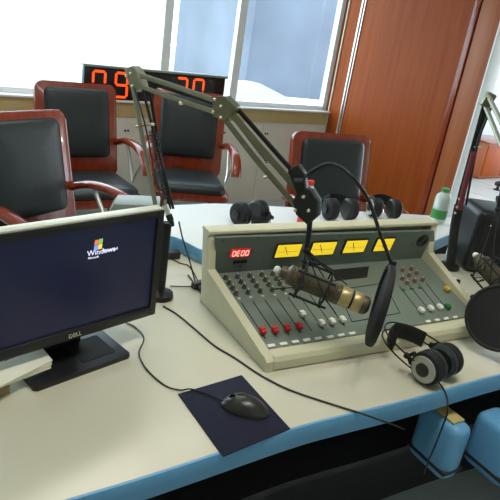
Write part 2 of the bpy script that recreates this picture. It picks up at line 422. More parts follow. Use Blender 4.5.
for i, (tc, yaw, lab) in enumerate(chairs):
    c = proto if i == 0 else copy_tree(proto)
    put_chair(c, tc, yaw, lab)

# ------------------------------------------------------------------ desks
def smooth2(pts, n=6):
    q = []
    for i in range(len(pts) - 1):
        a, b, c, d = [V(pts[j]) for j in (max(i - 1, 0), i, i + 1, min(i + 2, len(pts) - 1))]
        for k in range(n):
            t = k / n; q.append(.5 * ((2 * b) + (c - a) * t + (2 * a - 5 * b + 4 * c - d) * t * t + (3 * b - a - 3 * c + d) * t ** 3))
    q.append(V(pts[-1])); return q
def band(line, z0, z1, out, name, m, parent):                 # edging that follows a desk's rim
    mb = MB(); n = len(line); rows = []
    for i in range(n):
        d = (line[min(i + 1, n - 1)] - line[max(i - 1, 0)]).normalized(); nn = V((d.y, -d.x, 0)) * out
        P = V((line[i].x, line[i].y, 0))
        rows.append([mb.bm.verts.new(P + nn * f + V((0, 0, z))) for f, z in ((-.5, z0), (.6, z0), (1, z0 + .005), (1, z1 - .006), (.7, z1), (-.5, z1))])
    for A, B in zip(rows, rows[1:]):
        for k in range(6): mb.bm.faces.new((A[k], A[(k + 1) % 6], B[(k + 1) % 6], B[k]))
    mb.bm.faces.new(rows[0][::-1]); mb.bm.faces.new(rows[-1])
    return mb.build(name, m, parent)
ND, FD = .75, .80
front = smooth2([(-1.05, .28), (-.55, .50), (-.2, .705), (.137, .945), (.262, 1.024), (.427, 1.122), (.71, 1.305), (1.05, 1.50), (1.5, 1.70)])
desk = thing('broadcast_desk', 'pale laminate operator desk with a curved bright blue edge', 'desk', (.1, 1.3, 0))
rim = [V((p.x, p.y, 0)) for p in front]
poly = [(p.x, p.y, ND - .03) for p in front] + [(1.5, 2.05, ND - .03), (1.15, 2.33, ND - .03), (.78, 2.20, ND - .03), (.1, 1.79, ND - .03), (-.02, 1.735, ND - .03), (-.15, 1.745, ND - .03), (-.28, 1.835, ND - .03), (-.38, 1.86, ND - .03), (-.46, 1.60, ND - .03), (-.75, 1.30, ND - .03), (-1.05, 1.15, ND - .03)]
MB().prism(poly, (0, 0, .03), .002).build('worktop', M['top'], desk)
band(front, ND - .053, ND - .0005, .007, 'edge_band', M['blue'], desk)
def inner(k): return [(p.x - .0, p.y + k) for p in front[2:-2]]
pl = inner(.34); ql = inner(.37)
MB().prism([(x, y, .0) for x, y in pl] + [(x, y, .0) for x, y in ql[::-1]], (0, 0, ND - .031)).build('modesty_panel', M['darkpanel'], desk)
pl = inner(.10); ql = inner(.34)
MB().prism([(x, y, .47) for x, y in pl] + [(x, y, .47) for x, y in ql[::-1]], (0, 0, .02)).build('under_shelf', M['darkpanel'], desk)
for x, y in ((-.85, 1.2), (1.3, 1.85)): MB().box((x, y, .36), (.05, .6, .719)).build('end_panel', M['darkpanel'], desk)

_f = lambda x, y: tuple(at(x, y, FD))[:2]
fnear = smooth2([_f(84, 240), _f(125, 238), _f(170, 235.5), (-.15, 1.71), (-.02, 1.69), (.10, 1.75), (.40, 1.945), (.66, 2.12), (.82, 2.30), (.92, 2.44)])
ffar = smooth2([(.92, 2.44), (.95, 2.58), (.85, 2.59), (.4, 2.44), (-.1, 2.27), _f(190, 204.5), _f(166, 207), _f(140, 219), _f(100, 229), _f(84, 234), _f(84, 240)])
fd = thing('guest_desk', 'raised white guest desk with blue edge behind the console', 'desk', (.2, 2.1, 0))
MB().prism([(p.x, p.y, FD - .03) for p in fnear] + [(p.x, p.y, FD - .03) for p in ffar[1:-1]], (0, 0, .03), .002).build('worktop', M['fartop'], fd)
band(fnear, FD - .048, FD - .0005, .006, 'edge_band', M['blue'], fd)
band(ffar, FD - .048, FD - .0005, .006, 'edge_band', M['blue'], fd)
for x, y, a in ((-.26, 2.03, -10), (.15, 2.06, 30), (.80, 2.44, 30)): MB().box((x, y, .385), (.04, .19, .769), Matrix.Rotation(math.radians(a), 4, 'Z')).build('support_panel', M['darkpanel'], fd)

# blue boxes on the shelf below the desk front
def crate(px, py, w, lab, tape):
    p = at(px, py, .655); a = math.radians(33)
    t = thing('storage_box', lab, 'box', (p.x, p.y, .4905), a, 'blue boxes under the desk')
    MB().box((0, .06, .0825), (w, .13, .165), None, .022, 3).build('body', M['blue'], t, True)
    MB().box((0, .06, .03), (w + .004, .134, .012), None, .004).build('band', M['darkpanel'], t, True)
    if tape: MB().box((.0, .06, .168), (w * .62, .075, .005), None, .002).build('tape', M['tape'], t, True)
crate(466, 429, .068, 'blue box with tan tape on top, under the desk below the headphones', True)
crate(528, 436, .09, 'plain blue box under the desk edge, bottom right corner', False)

# ------------------------------------------------------------------ computer monitor
MA = math.radians(49); MU = V((math.cos(MA), math.sin(MA), 0)); MN = V((math.sin(MA), -math.cos(MA), 0)); MZ = V((0, 0, 1))
MR = V((-.204, 1.201, 0)); MW = .425; MB0, MT = .822, 1.09
RMN = Matrix.Rotation(MA, 4, 'Z')
def mp(s, d, z): return MR - MU * s + MN * d + V((0, 0, z))     # s from the right edge, d out of the screen
mon = thing('computer_monitor', 'black flat computer monitor with dark screen on the desk at left', 'monitor', tuple(mp(MW / 2, -.1, ND)), MA)
mb = MB(); b = .017; zc = (MB0 + MT) / 2; hh = MT - MB0
for s, z, w, h in ((b / 2, zc, b, hh), (MW - b / 2, zc, b, hh), (MW / 2, MT - b / 2, MW - 2 * b, b), (MW / 2, MB0 + .012, MW - 2 * b, .024)):
    mb.box(mp(s, -.011, z), (w, .022, h), RMN, .0015)
mb.build('bezel', M['black'], mon)
MB().box(mp(MW / 2, -.013, zc + .003), (MW - 2 * b + .002, .014, hh - .035), RMN).build('screen', M['screen'], mon)
MB().box(mp(MW / 2, -.038, zc - .0), (MW - .014, .034, hh - .01), RMN, .006).build('rear_housing', M['black'], mon)
MB().box(mp(MW / 2, -.016, MT + .0022), (MW - .004, .026, .005), RMN, .001).build('lit_top_edge', M['silver'], mon)  # silver colour stands in for light catching the monitor's top edge
MB().box(mp(MW / 2, -.075, zc - .02), (.22, .05, .17), RMN, .02).build('rear_bulge', M['black'], mon)
MB().box(mp(MW / 2, -.075, .835), (.10, .03, .142), RMN, .005).build('neck', M['black'], mon)
bc = MB(); bc.prism([mp(MW / 2 - .005, -.055, ND) + MU * x + MN * y for x, y in rrect(.232, .185, .006)], (0, 0, .012), .003)
bs = bc.build('stand_base', M['black'], mon)
MB().prism([mp(MW / 2, -.03, ND + .012) + MU * (x + .055) + MN * y for x, y in rrect(.085, .085, .004)], (0, 0, .0008)).build('tray_recess', M['slot'], bs)
text_obj('maker_mark', 'DELL', mp(MW / 2 + .018, .0005, MB0 + .006), MU, MZ, .014, M['silver'], mon)
sp = V(mp(0, -.0055, 0)); scr = lambda x, y: onplane(x, y, sp, MN)
text_obj('screen_text', 'Windows', scr(87, 256.5), MU, MZ, .0175, M['text'], mon)
text_obj('screen_text', 'Embedded', scr(103, 252.2), MU, MZ, .0085, M['text'], mon)
text_obj('screen_text', 'Microsoft', scr(88, 259.5), MU, MZ, .0065, M['text'], mon)
for k, (dx, dz, m) in enumerate(((0, .012, 'flag_r'), (.010, .013, 'flag_g'), (-.001, 0, 'flag_b'), (.009, .001, 'flag_y'))):
    o_ = scr(94, 250.5) + MU * dx + MZ * dz
    MB().prism([o_, o_ + MU * .009, o_ + MU * .0105 + MZ * .011, o_ + MU * .0015 + MZ * .011], MN * .0004).build('screen_logo', M[m], mon)

# papers resting on the monitor stand, and a little block by them
pc0 = [at(-14, 373, .780), at(42, 353, .780), at(51, 367, .780), at(-12, 395, .780)]
for k in range(5):
    c = sum(pc0, V()) / 4
    q = [c + Matrix.Rotation(math.radians((k - 2) * 2.2), 3, 'Z') @ (p - c) * (1 - .02 * (k % 2)) + V((.001 * k, 0, .0031 * k)) for p in pc0]
    sg = [q[0].lerp(q[1], i / 5) + V((0, 0, .0)) for i in range(6)]; tg = [q[3].lerp(q[2], i / 5) for i in range(6)]
    tag(MB().prism(sg + tg[::-1], (0, 0, .0026)).build('paper_sheaf', M['paper']), ['bottom', 'second lowest', 'middle', 'second highest', 'top'][k] + ' sheaf of cream paper piled in front of the monitor', 'paper', 'papers in front of the monitor')
p = at(-7, 403, ND)
tag(MB().box(p + V((-.03, .03, .0115)), (.07, .07, .021), RMN, .003).build('wooden_block', M['block']), 'small tan block under the papers at the left picture edge', 'block')

# ------------------------------------------------------------------ mouse, pad and cables
A_, B_, C_ = at(178, 395, ND), at(241.5, 376, ND), at(290, 429.5, ND)
D_ = A_ + (C_ - B_) * 1.02
tag(MB().prism([A_ + V((0, 0, .0004)), B_ + V((0, 0, .0004)), C_ + V((0, 0, .0004)), D_ + V((0, 0, .0004))], (0, 0, .003), .0008).build('mouse_pad', M['pad']), 'dark navy cloth mouse pad on the desk front', 'mouse pad')
a0, a1 = at(221, 399, ND + .012), at(270, 412, ND + .012); md = (a1 - a0); md.z = 0; ml = md.length * 1.0; yaw = math.atan2(md.y, md.x)
ms = thing('computer_mouse', 'dark wired computer mouse resting on the navy pad', 'mouse', tuple((a0 + a1) / 2 - V((0, 0, .0085))), yaw)
def mouse_shell(x0, x1, top=1.0, n=14):
    mb = MB(); rows = []
    for i in range(n + 1):
        u = x0 + (x1 - x0) * i / n; f = max(0.0, 1 - abs(2 * u - 1) ** 3.2) ** .5
        w = (.026 + .006 * math.sin(PI * u)) * max(f, .12); h = (.012 + .019 * math.sin(PI * min(1, u * .92 + .06)) ** 1.2) * max(f, .25) * top
        rows.append([mb.bm.verts.new(V(((u - .5) * ml, w * math.cos(a), max(0, h * math.sin(a))))) for a in [PI * k / 12 for k in range(13)]])
    for P, Q in zip(rows, rows[1:]):
        for k in range(12): mb.bm.faces.new((P[k], P[k + 1], Q[k + 1], Q[k]))
        mb.bm.faces.new((P[12], P[0], Q[0], Q[12]))
    mb.bm.faces.new(rows[0]); mb.bm.faces.new(rows[-1][::-1]); return mb
mouse_shell(0, 1).build('shell', M['mouse'], ms, True, 60)
def mouse_button(sg):
    mb = MB(); rows = []
    for i in range(9):
        u = .03 + .40 * i / 8; f = max(0.0, 1 - abs(2 * u - 1) ** 3.2) ** .5
        w = (.026 + .006 * math.sin(PI * u)) * max(f, .12); h = (.012 + .019 * math.sin(PI * min(1, u * .92 + .06)) ** 1.2) * max(f, .25)
        an_ = [PI * (.5 - sg * (.04 + .30 * k / 6)) for k in range(7)]
        rows.append([mb.bm.verts.new(V(((u - .5) * ml, w * math.cos(a) * q, h * math.sin(a) * q))) for q in (1.035, 1.0) for a in (an_ if q > 1.01 else an_[::-1])])
    for P_, Q_ in zip(rows, rows[1:]):
        for k in range(14): mb.bm.faces.new((P_[k], P_[(k + 1) % 14], Q_[(k + 1) % 14], Q_[k]))
    mb.bm.faces.new(rows[0]); mb.bm.faces.new(rows[-1][::-1]); return mb
for sg in (-1, 1): mouse_button(sg).build('button', M['mouse'], ms, True, 40)
MB().cone((-ml * .27, -.0025, .022), (-ml * .27, .0025, .022), .007, n=16).build('scroll_wheel', M['slot'], ms, True)
cz = ND + .003
def cablepts(pts, z=cz): return [at(x, y, z) for x, y in pts]
cb = MB().tube(cablepts([(126, 323), (135, 327), (144, 338), (139, 352), (143, 364), (152, 375), (166, 386), (180, 390)]) + [at(190, 389, ND + .006), at(205, 393, ND + .007), at(215, 397, ND + .009), at(222, 400, ND + .012)], .0018, 8, 5)
tag(cb.build('mouse_cable', M['cable']), 'thin black mouse cable curving from monitor stand to mouse', 'cable')
cb = MB().tube(cablepts([(163, 306), (178, 315), (196, 330), (215, 346), (235, 358), (262, 376), (290, 390), (325, 402), (360, 413)]) + [at(378, 419.5, .745), at(394, 425, .72), at(404, 429, .66)], .0022, 8, 5)
tag(cb.build('desk_cable', M['cable']), 'long black cable crossing the desk in front of the console', 'cable')
cb = MB().tube([at(179, 222, .98), at(183, 240, .90), at(190, 262, .81)] + cablepts([(196, 284), (204, 296), (198, 288), (188, 275)]), .0024, 8, 5)
tag(cb.build('microphone_lead', M['cable']), 'black lead hanging from the boom arm plug to the desk', 'cable')
cb = MB().tube(cablepts([(170, 258), (180, 263), (189, 266), (196, 277), (200, 288)]), .0018, 8, 5)
tag(cb.build('thin_lead', M['cable']), 'thin dark lead running beside the console corner', 'cable')
cb = MB().tube(cablepts([(170, 286), (184, 286.5), (196, 286)], ND + .004), .0018, 8, 4)
tag(cb.build('straight_lead', M['cable']), 'straight dark lead between arm base and console corner', 'cable')
pg = at(198, 284, ND + .012)
t = thing('cable_plug', 'small black plug lying on the desk at the console corner', 'plug', tuple(pg - V((0, 0, .012))))
MB().box((0, 0, .0105), (.04, .022, .02), Matrix.Rotation(.9, 4, 'Z'), .004).build('shell', M['black'], t, True)
MB().cone((.01, -.02, .011), (.024, -.042, .011), .008, .005).build('sleeve', M['cable'], t, True)
pg = at(172, 258, ND)
tag(MB().box(pg + V((0, 0, .0135)), (.05, .03, .026), Matrix.Rotation(.5, 4, 'Z'), .005).build('power_adapter', M['black']), 'small black adapter block on the desk behind the monitor', 'adapter')

# ------------------------------------------------------------------ mixing console
FL, FR = V((.080, 1.132, ND)), V((.757, 1.527, ND))
con = thing('mixing_console', 'cream and grey broadcast mixing console with red and white faders', 'mixing console', (.25, 1.45, ND))
BL, BR = at(209, 233.2, .98), at(438, 223.5, .98)               # front corners of the meter bridge's cap
cu = (FR - FL).normalized(); cn = V((-cu.y, cu.x, 0))
back_off = V((cn.x, cn.y, 0)) * .046
pFL, pFR = at(266, 351, .787), at(482, 313.5, .787)
pBL = at(215, 273.5, .853); pBR = onplane(435, 257, pFL, (pFR - pFL).cross(pBL - pFL).normalized())
# cheeks
def cheek(f, bfront, name, sgn):
    bb = V((bfront.x, bfront.y, ND)) + back_off
    mb = MB(); w = cu * (.024 * sgn)
    f0 = V((f.x, f.y, ND)); 
    prof = [f0, f0 + V((0, 0, .028)), f0 + V((0, 0, .04)) + cn * .018]
    jb = V((bfront.x, bfront.y, .878)) - cn * .012
    prof += [jb, V((bfront.x, bfront.y, .972)), V((bfront.x, bfront.y, .98)) + cn * .006, V((bb.x, bb.y, .98)), V((bb.x, bb.y, ND)) + (cu * .022 if sgn > 0 else V())]
    mb.prism(prof, w, .004); return mb.build(name, M['cream'], con)
cheek(FL, BL, 'side_cheek', 1); cheek(FR, BR, 'side_cheek', -1)
i0, i1 = FL + cu * .023, FR - cu * .023
prof = lambda p: [p + V((0, 0, .004)), p + V((0, 0, .026)), p + cn * .008 + V((0, 0, .036)), p + cn * .03 + V((0, 0, .0405)), p + cn * .06 + V((0, 0, .03)), p + cn * .06 + V((0, 0, .004))]
mb = MB(); A = [mb.bm.verts.new(p) for p in prof(i0)]; Bv = [mb.bm.verts.new(p) for p in prof(i1)]
for k in range(6): mb.bm.faces.new((A[k], A[(k + 1) % 6], Bv[(k + 1) % 6], Bv[k]))
mb.bm.faces.new(A[::-1]); mb.bm.faces.new(Bv); mb.build('front_rail', M['cream'], con)
def quad(mb, a, b, c, d, th):
    n = (b - a).cross(d - a).normalized(); return mb.prism([p - n * th for p in (a, b, c, d)], n * th)
panel = quad(MB(), pFL, pFR, pBR, pBL, .012).build('control_panel', M['grey'], con)
PNn = (pFR - pFL).cross(pBL - pFL).normalized(); 
if PNn.z < 0: PNn = -PNn
TL = at(216, 238, .972); TR = onplane(434, 231, pBL, (pBR - pBL).cross(TL - pBL).normalized())
quad(MB(), pBL, pBR, TR, TL, .01).build('meter_bridge', M['bridge'], con)
bl, br = BL, BR
capq = [bl - cn * .004 + V((0, 0, -.006)), br - cn * .004 + V((0, 0, -.006)), br + back_off + V((0, 0, -.006)), bl + back_off + V((0, 0, -.006))]
MB().prism(capq, (0, 0, .012), .004).build('top_cap', M['cream'], con)
bk = [V((p.x, p.y, ND + .003)) for p in (bl + cn * .04 + cu * .02, br + cn * .04 - cu * .02, br + back_off - cu * .02, bl + back_off + cu * .02)]
MB().prism(bk, (0, 0, .222)).build('rear_case', M['cream'], con)
MU_ = (pFR - pFL).normalized(); PV = PNn.cross(MU_)
RP = Matrix((MU_, PV, PNn)).transposed()
def P(x, y): return onplane(x, y, pFL, PNn)
def st(s, t): return pFL.lerp(pFR, s).lerp(pBL.lerp(pBR, s), t)
def fader(x, y, m, parent=None):
    p = P(x, y); mb = MB()
    mb.box(p + PNn * .003, (.004, .004, .008), RP); mb.box(p + PNn * .010, (.0145, .020, .012), RP, .003)
    mb.box(p + PNn * .0162, (.0135, .0035, .002), RP); return mb.build('fader_knob', m, con)
def slotline(xb, yb, t0, t1):
    p = P(xb, yb)
    # channel direction follows the cheeks
    s = None; lo, hi = 0, 1
    best = min(range(0, 1001), key=lambda k: (st(k / 1000, 0.1) - p).length); return best / 1000
def slot(s, t0, t1, nm='fader_slot'):
    a, b = st(s, t0), st(s, t1); d = (b - a).normalized(); e = PNn.cross(d) * .0013
    MB().prism([a + e, b + e, b - e, a - e], PNn * .0006).build(nm, M['slot'], con)
def pst(x, y):                                                # panel coordinates of a point on it
    p = P(x, y); s, t = .5, .5
    for _ in range(30):
        f = st(s, t) - p; ds = (st(s + 1e-4, t) - st(s, t)) / 1e-4; dt = (st(s, t + 1e-4) - st(s, t)) / 1e-4
        A11, A12, A22 = ds.dot(ds), ds.dot(dt), dt.dot(dt); b1, b2 = -ds.dot(f), -dt.dot(f); D = A11 * A22 - A12 * A12
        s += (b1 * A22 - b2 * A12) / D; t += (A11 * b2 - A12 * b1) / D
    return s, t
def button(s, t, w, h, m, nm='button', hz=.004):
    MB().box(st(s, t) + PNn * hz / 2, (w, h, hz), RP, .0008).build(nm, m, con)
def rotary(s, t, m, r=.0052, hgt=.012, tip=True):
    p = st(s, t); k = MB().lathe([(r * 1.15, 0), (r * 1.15, .003), (r, .004), (r * .82, hgt), (r * .6, hgt + .001)], p, PNn, 10).build('rotary_knob', m, con)
    if tip: MB().box(p + PNn * (hgt + .0015) + PV * r * .3, (.0016, r, .001), RP).build('pointer', M['whitep'], k)
btn_px = [(271, 346.2), (283.3, 344.4), (295, 342.4), (306.4, 340.6), (318, 339), (330, 337.6), (341, 335.7), (352, 334)]
chs = []
for k, (x, y) in enumerate(btn_px):
    s, t = pst(x, y); chs.append(s)
    button(s, t, .021, .0085, M['whitep'], 'channel_button')
faders = [(261.8, 333.5, 'red'), (274, 332.5), (286, 330.5), (298, 328.5), (301.6, 316.5), (320.6, 325.5), (331, 324), (341.6, 322)]
for k, f in enumerate(faders):
    s, t = pst(f[0], f[1]); slot(s, .13, .58); fader(f[0], f[1], M['red'] if k < 4 else M['whitep'])
    button(s, .63, .009, .005, M['whitep'], 'cue_button', .0025)
    for row, t_ in enumerate((.69, .765, .84, .915)): rotary(s, t_, M['knob'], .0062, .013)
rb = [(428, 321.8), (437, 320.4), (446, 319), (455, 317.6)]
for k, (x, y) in enumerate(rb):
    s, t = pst(x, y); button(s, t, .017, .008, M['whitep'], 'channel_button')
for k, (x, y) in enumerate([(420, 312.5), (429.5, 310.6), (438.5, 309.2), (446.5, 308.6)]):
    s, t = pst(x, y); slot(s, .14, .56); fader(x, y, M['green'] if k == 3 else M['whitep'])
for x, y in ((403, 290), (411.6, 289), (420, 288)): s, t = pst(x, y); button(s, t, .014, .006, M['green'], 'cue_button')
for x, y in ((402, 271), (411, 269.6), (402, 279.5), (408.5, 276.2), (416, 274), (406.5, 284), (414, 282), (422, 280.6)): s, t = pst(x, y); rotary(s, t, M['brownknob'], .0062)
fader(446, 291, M['yellow'])
for x, y in ((449.5, 286), (457, 283.4)): s, t = pst(x, y); rotary(s, t, M['black'], .0075, .014, False)
for x, y in ((437, 273), (441.5, 275), (446, 271.5), (450, 277.5), (454, 279), (441, 268), (461, 288), (466, 292.5)): s, t = pst(x, y); button(s, t, .010, .006, M['whitep'], 'small_button')
for x, y in ((471, 298), (473, 302.5)): s, t = pst(x, y); rotary(s, t, M['black'], .005, .012, False)
# sunken script tray in the middle, dividing lines
q = [P(*v) for v in ((336, 281), (367, 277.5), (369, 266.5), (331, 270))]
MB().prism(q, PNn * .0008).build('display_window', M['slot'], con)
tr = [P(*v) for v in ((352, 322), (400, 313), (384, 283), (338, 290))]
fr = MB(); 
for a, b in zip(tr, tr[1:] + tr[:1]): fr.tube([a + PNn * .0004, b + PNn * .0004], .0012, 6)
fr.build('panel_joint', M['darkmetal'], con)
# meters
bn = (pBR - pBL).cross(TL - pBL).normalized()
if bn.y > 0: bn = -bn
BP = pBL
def Bp(x, y): return onplane(x, y, BP, bn)
bu = (pBR - pBL).normalized(); bv = bn.cross(bu)
if bv.z < 0: bv = -bv
RBm = Matrix((bu, bv, bn)).transposed()
for x0, x1, y0, y1 in ((276, 299, 243.6, 255.6), (311, 333.5, 241.4, 253.6), (344.3, 364.3, 239.6, 251.2), (375, 391, 238, 249.5)):
    c = Bp((x0 + x1) / 2, (y0 + y1) / 2); w = (Bp(x1, y1) - Bp(x0, y1)).length; h = abs((Bp(x0, y0) - Bp(x0, y1)).dot(bv))
    mt = MB().box(c + bn * .003, (w + .006, h + .007, .006), RBm, .001).build('meter', M['slot'], con)
    MB().box(c + bn * .0062, (w, h, .0012), RBm).build('dial', M['meter'], mt)
    nd = c + bn * .0072
    MB().prism([nd - bv * h * .3 - bu * .0008, nd - bv * h * .3 + bu * .0008, nd + bv * h * .35 - bu * w * .18, nd + bv * h * .35 - bu * w * .21], bn * .0006).build('needle', M['slot'], mt)
    MB().box(c + bn * .007 - bv * h * .05, (w * .86, .0013, .0006), RBm).build('scale_line', M['tan'], mt)
c = Bp(240, 252.4)
ld = MB().box(c + bn * .002, (.060, .026, .004), RBm, .001).build('led_display', M['ledback'], con)
for k in range(4):
    mb = MB(); seven(mb, '0E00'[k], c + bu * (-.0245 + .0136 * k) - bv * .0085 + bn * .0041, bu, bv, bn, .0085, .017, .0026); mb.build('digit', M['ledwhite'], ld)
for k in range(4): MB().box(Bp(240, 261.4) + bu * (-.0165 + .011 * k) + bn * .002, (.0085, .009, .004), RBm, .001).build('clock_button', M['slot'], con)
for x, y in ((240, 266.4), (222.5, 241), (228.5, 253), (252, 251), (258, 237.5), (339.5, 235.5)): MB().cone(Bp(x, y), Bp(x, y) + bn * .0015, .0022, n=10).build('screw', M['slot'], con)
gc = Bp(422.5, 240.5); g = MB()
for r in (.006, .012, .018, .024): g.tube([gc + bn * .0006 + bu * r * math.cos(2 * PI * i / 28) + bv * r * .92 * math.sin(2 * PI * i / 28) for i in range(28)], .0016, 6, closed=True)
g.build('speaker_grille', M['slot'], con)
MB().cone(Bp(411.5, 244), Bp(411.5, 244) + bn * .0025, .0035, n=10).build('lamp', M['brownknob'], con)

# ------------------------------------------------------------------ left boom arm
AB = at(160, 297, ND); AB.z = 0; AA = -27.0
def ap(x, y, off=0.0):
    n = V((math.sin(math.radians(AA)), -math.cos(math.radians(AA)), 0)); n = V((-math.sin(math.radians(AA)), math.cos(math.radians(AA)), 0)) * -1
    return vpl(x, y, AB, AA) + n * off
an = V((math.sin(math.radians(AA)), -math.cos(math.radians(AA)), 0))
arm = thing('boom_arm', 'olive grey spring boom arm rising from behind the monitor over the console', 'microphone arm', (AB.x, AB.y, ND), 0, 'microphone boom arms')
MB().lathe([(.036, 0), (.038, .004), (.036, .016), (.02, .02), (.012, .024)], (AB.x, AB.y, ND), n=28).build('base', M['darkmetal'], arm)
top = ap(166, 222)
MB().tube([V((AB.x, AB.y, ND + .02)), V((AB.x, AB.y, 0)) + V((0, 0, top.z))], .0125, 12).build('post', M['matte'], arm)
def bar(pts, m, name='arm_bar', off=0., w=.0075, th=.0035):
    q = [ap(x, y, off) for x, y in pts]
    return MB().tube(q, .005, 10, flat=(an, th, w)).build(name, m, arm)
bar([(134, 76), (160, 214)], M['olive'], off=.012)
bar([(148, 93), (168, 210)], M['darkmetal'], off=-.008, w=.005)
bar([(146, 90), (176, 208)], M['darkmetal'], off=.012, w=.004)
bar([(136, 73), (180, 87), (222, 102)], M['olive'], off=.012, w=.0065)
bar([(142, 86), (176, 98), (221, 113)], M['olive'], off=.012, w=.006)
bar([(150, 84), (178, 93), (219, 106)], M['darkmetal'], off=-.01, w=.004)
bar([(228, 106), (262, 146), (311, 202)], M['bronze'], off=.012, w=.0085)
bar([(226, 117), (258, 158), (300, 207)], M['bronze'], off=.012, w=.0075)
bar([(231, 104), (266, 144), (314, 198)], M['darkmetal'], off=-.01, w=.006)
def spring(p0, p1, r, turns, off):
    a, b = ap(*p0, off), ap(*p1, off); x, y, d = frame(b - a); n = turns * 8
    return MB().tube([a.lerp(b, i / n) + (x * math.cos(2 * PI * i / 8) + y * math.sin(2 * PI * i / 8)) * r for i in range(n + 1)], .0013, 5).build('spring', M['darkmetal'], arm)
spring((151, 130), (165, 196), .006, 26, .002); spring((158, 132), (171, 196), .005, 24, .014)
spring((152, 80), (200, 98), .0045, 24, .0); spring((234, 118), (268, 162), .0045, 22, .0)
def plate(pts, m, t=.006, name='joint_plate', off=.018):
    q = [ap(x, y, off) for x, y in pts]; return MB().prism(q, -an * t, .001).build(name, m, arm)
plate([(129, 69), (137, 66), (142, 72), (146, 88), (139, 92), (133, 84)], M['olive'], .03)
plate([(216, 97), (228, 96), (238, 106), (237, 113), (229, 121), (217, 116)], M['bronze'], .03)
plate([(302, 188), (313, 189), (320, 200), (319, 215), (310, 223), (299, 213), (296, 200)], M['darkmetal'], .03)
plate([(291, 170), (300, 164), (306, 172), (308, 188), (300, 192)], M['darkmetal'], .022)
for x, y in ((131.5, 76), (135, 73.5), (137, 86), (142, 126), (156.5, 124), (219, 99.5), (225, 106), (217.5, 111.5), (225, 117), (185, 103), (307, 195.5), (299, 208.5), (312, 209), (269, 176), (154, 212), (161, 217)):
    p = ap(x, y, .0185); MB().lathe([(.0042, -.006), (.0042, .003), (.003, .005), (.0008, .0055)], p, an, 12).build('bolt', M['bolt'], arm)
bar([(142, 126), (157, 124)], M['bronze'], 'cross_bar', .014, .002, .002)
MB().tube([ap(310, 220), ap(309, 232), ap(306, 250)], .0065, 10).build('hanger_rod', M['matte'], arm)
MB().tube([ap(140, 88, .022), ap(152, 128, .024), ap(160, 170, .024), ap(168, 200, .024), ap(174, 212, .02)], .0022, 8, 5).build('arm_cable', M['cable'], arm)
p0, p1 = ap(172, 203, .03), ap(180, 224, .03)
xl = thing('cable_connector', 'silver and black cable connector hanging beside the monitor corner', 'connector', tuple(p1))
d = p1 - p0
MB().cone(p0, p0 + d * .45, .0085, n=14).build('shell', M['chrome'], xl)
MB().cone(p0 + d * .45, p0 + d * .7, .0088, n=14).build('ring', M['matte'], xl)
MB().cone(p0 + d * .7, p1, .008, .004, n=14).build('sleeve', M['cable'], xl)

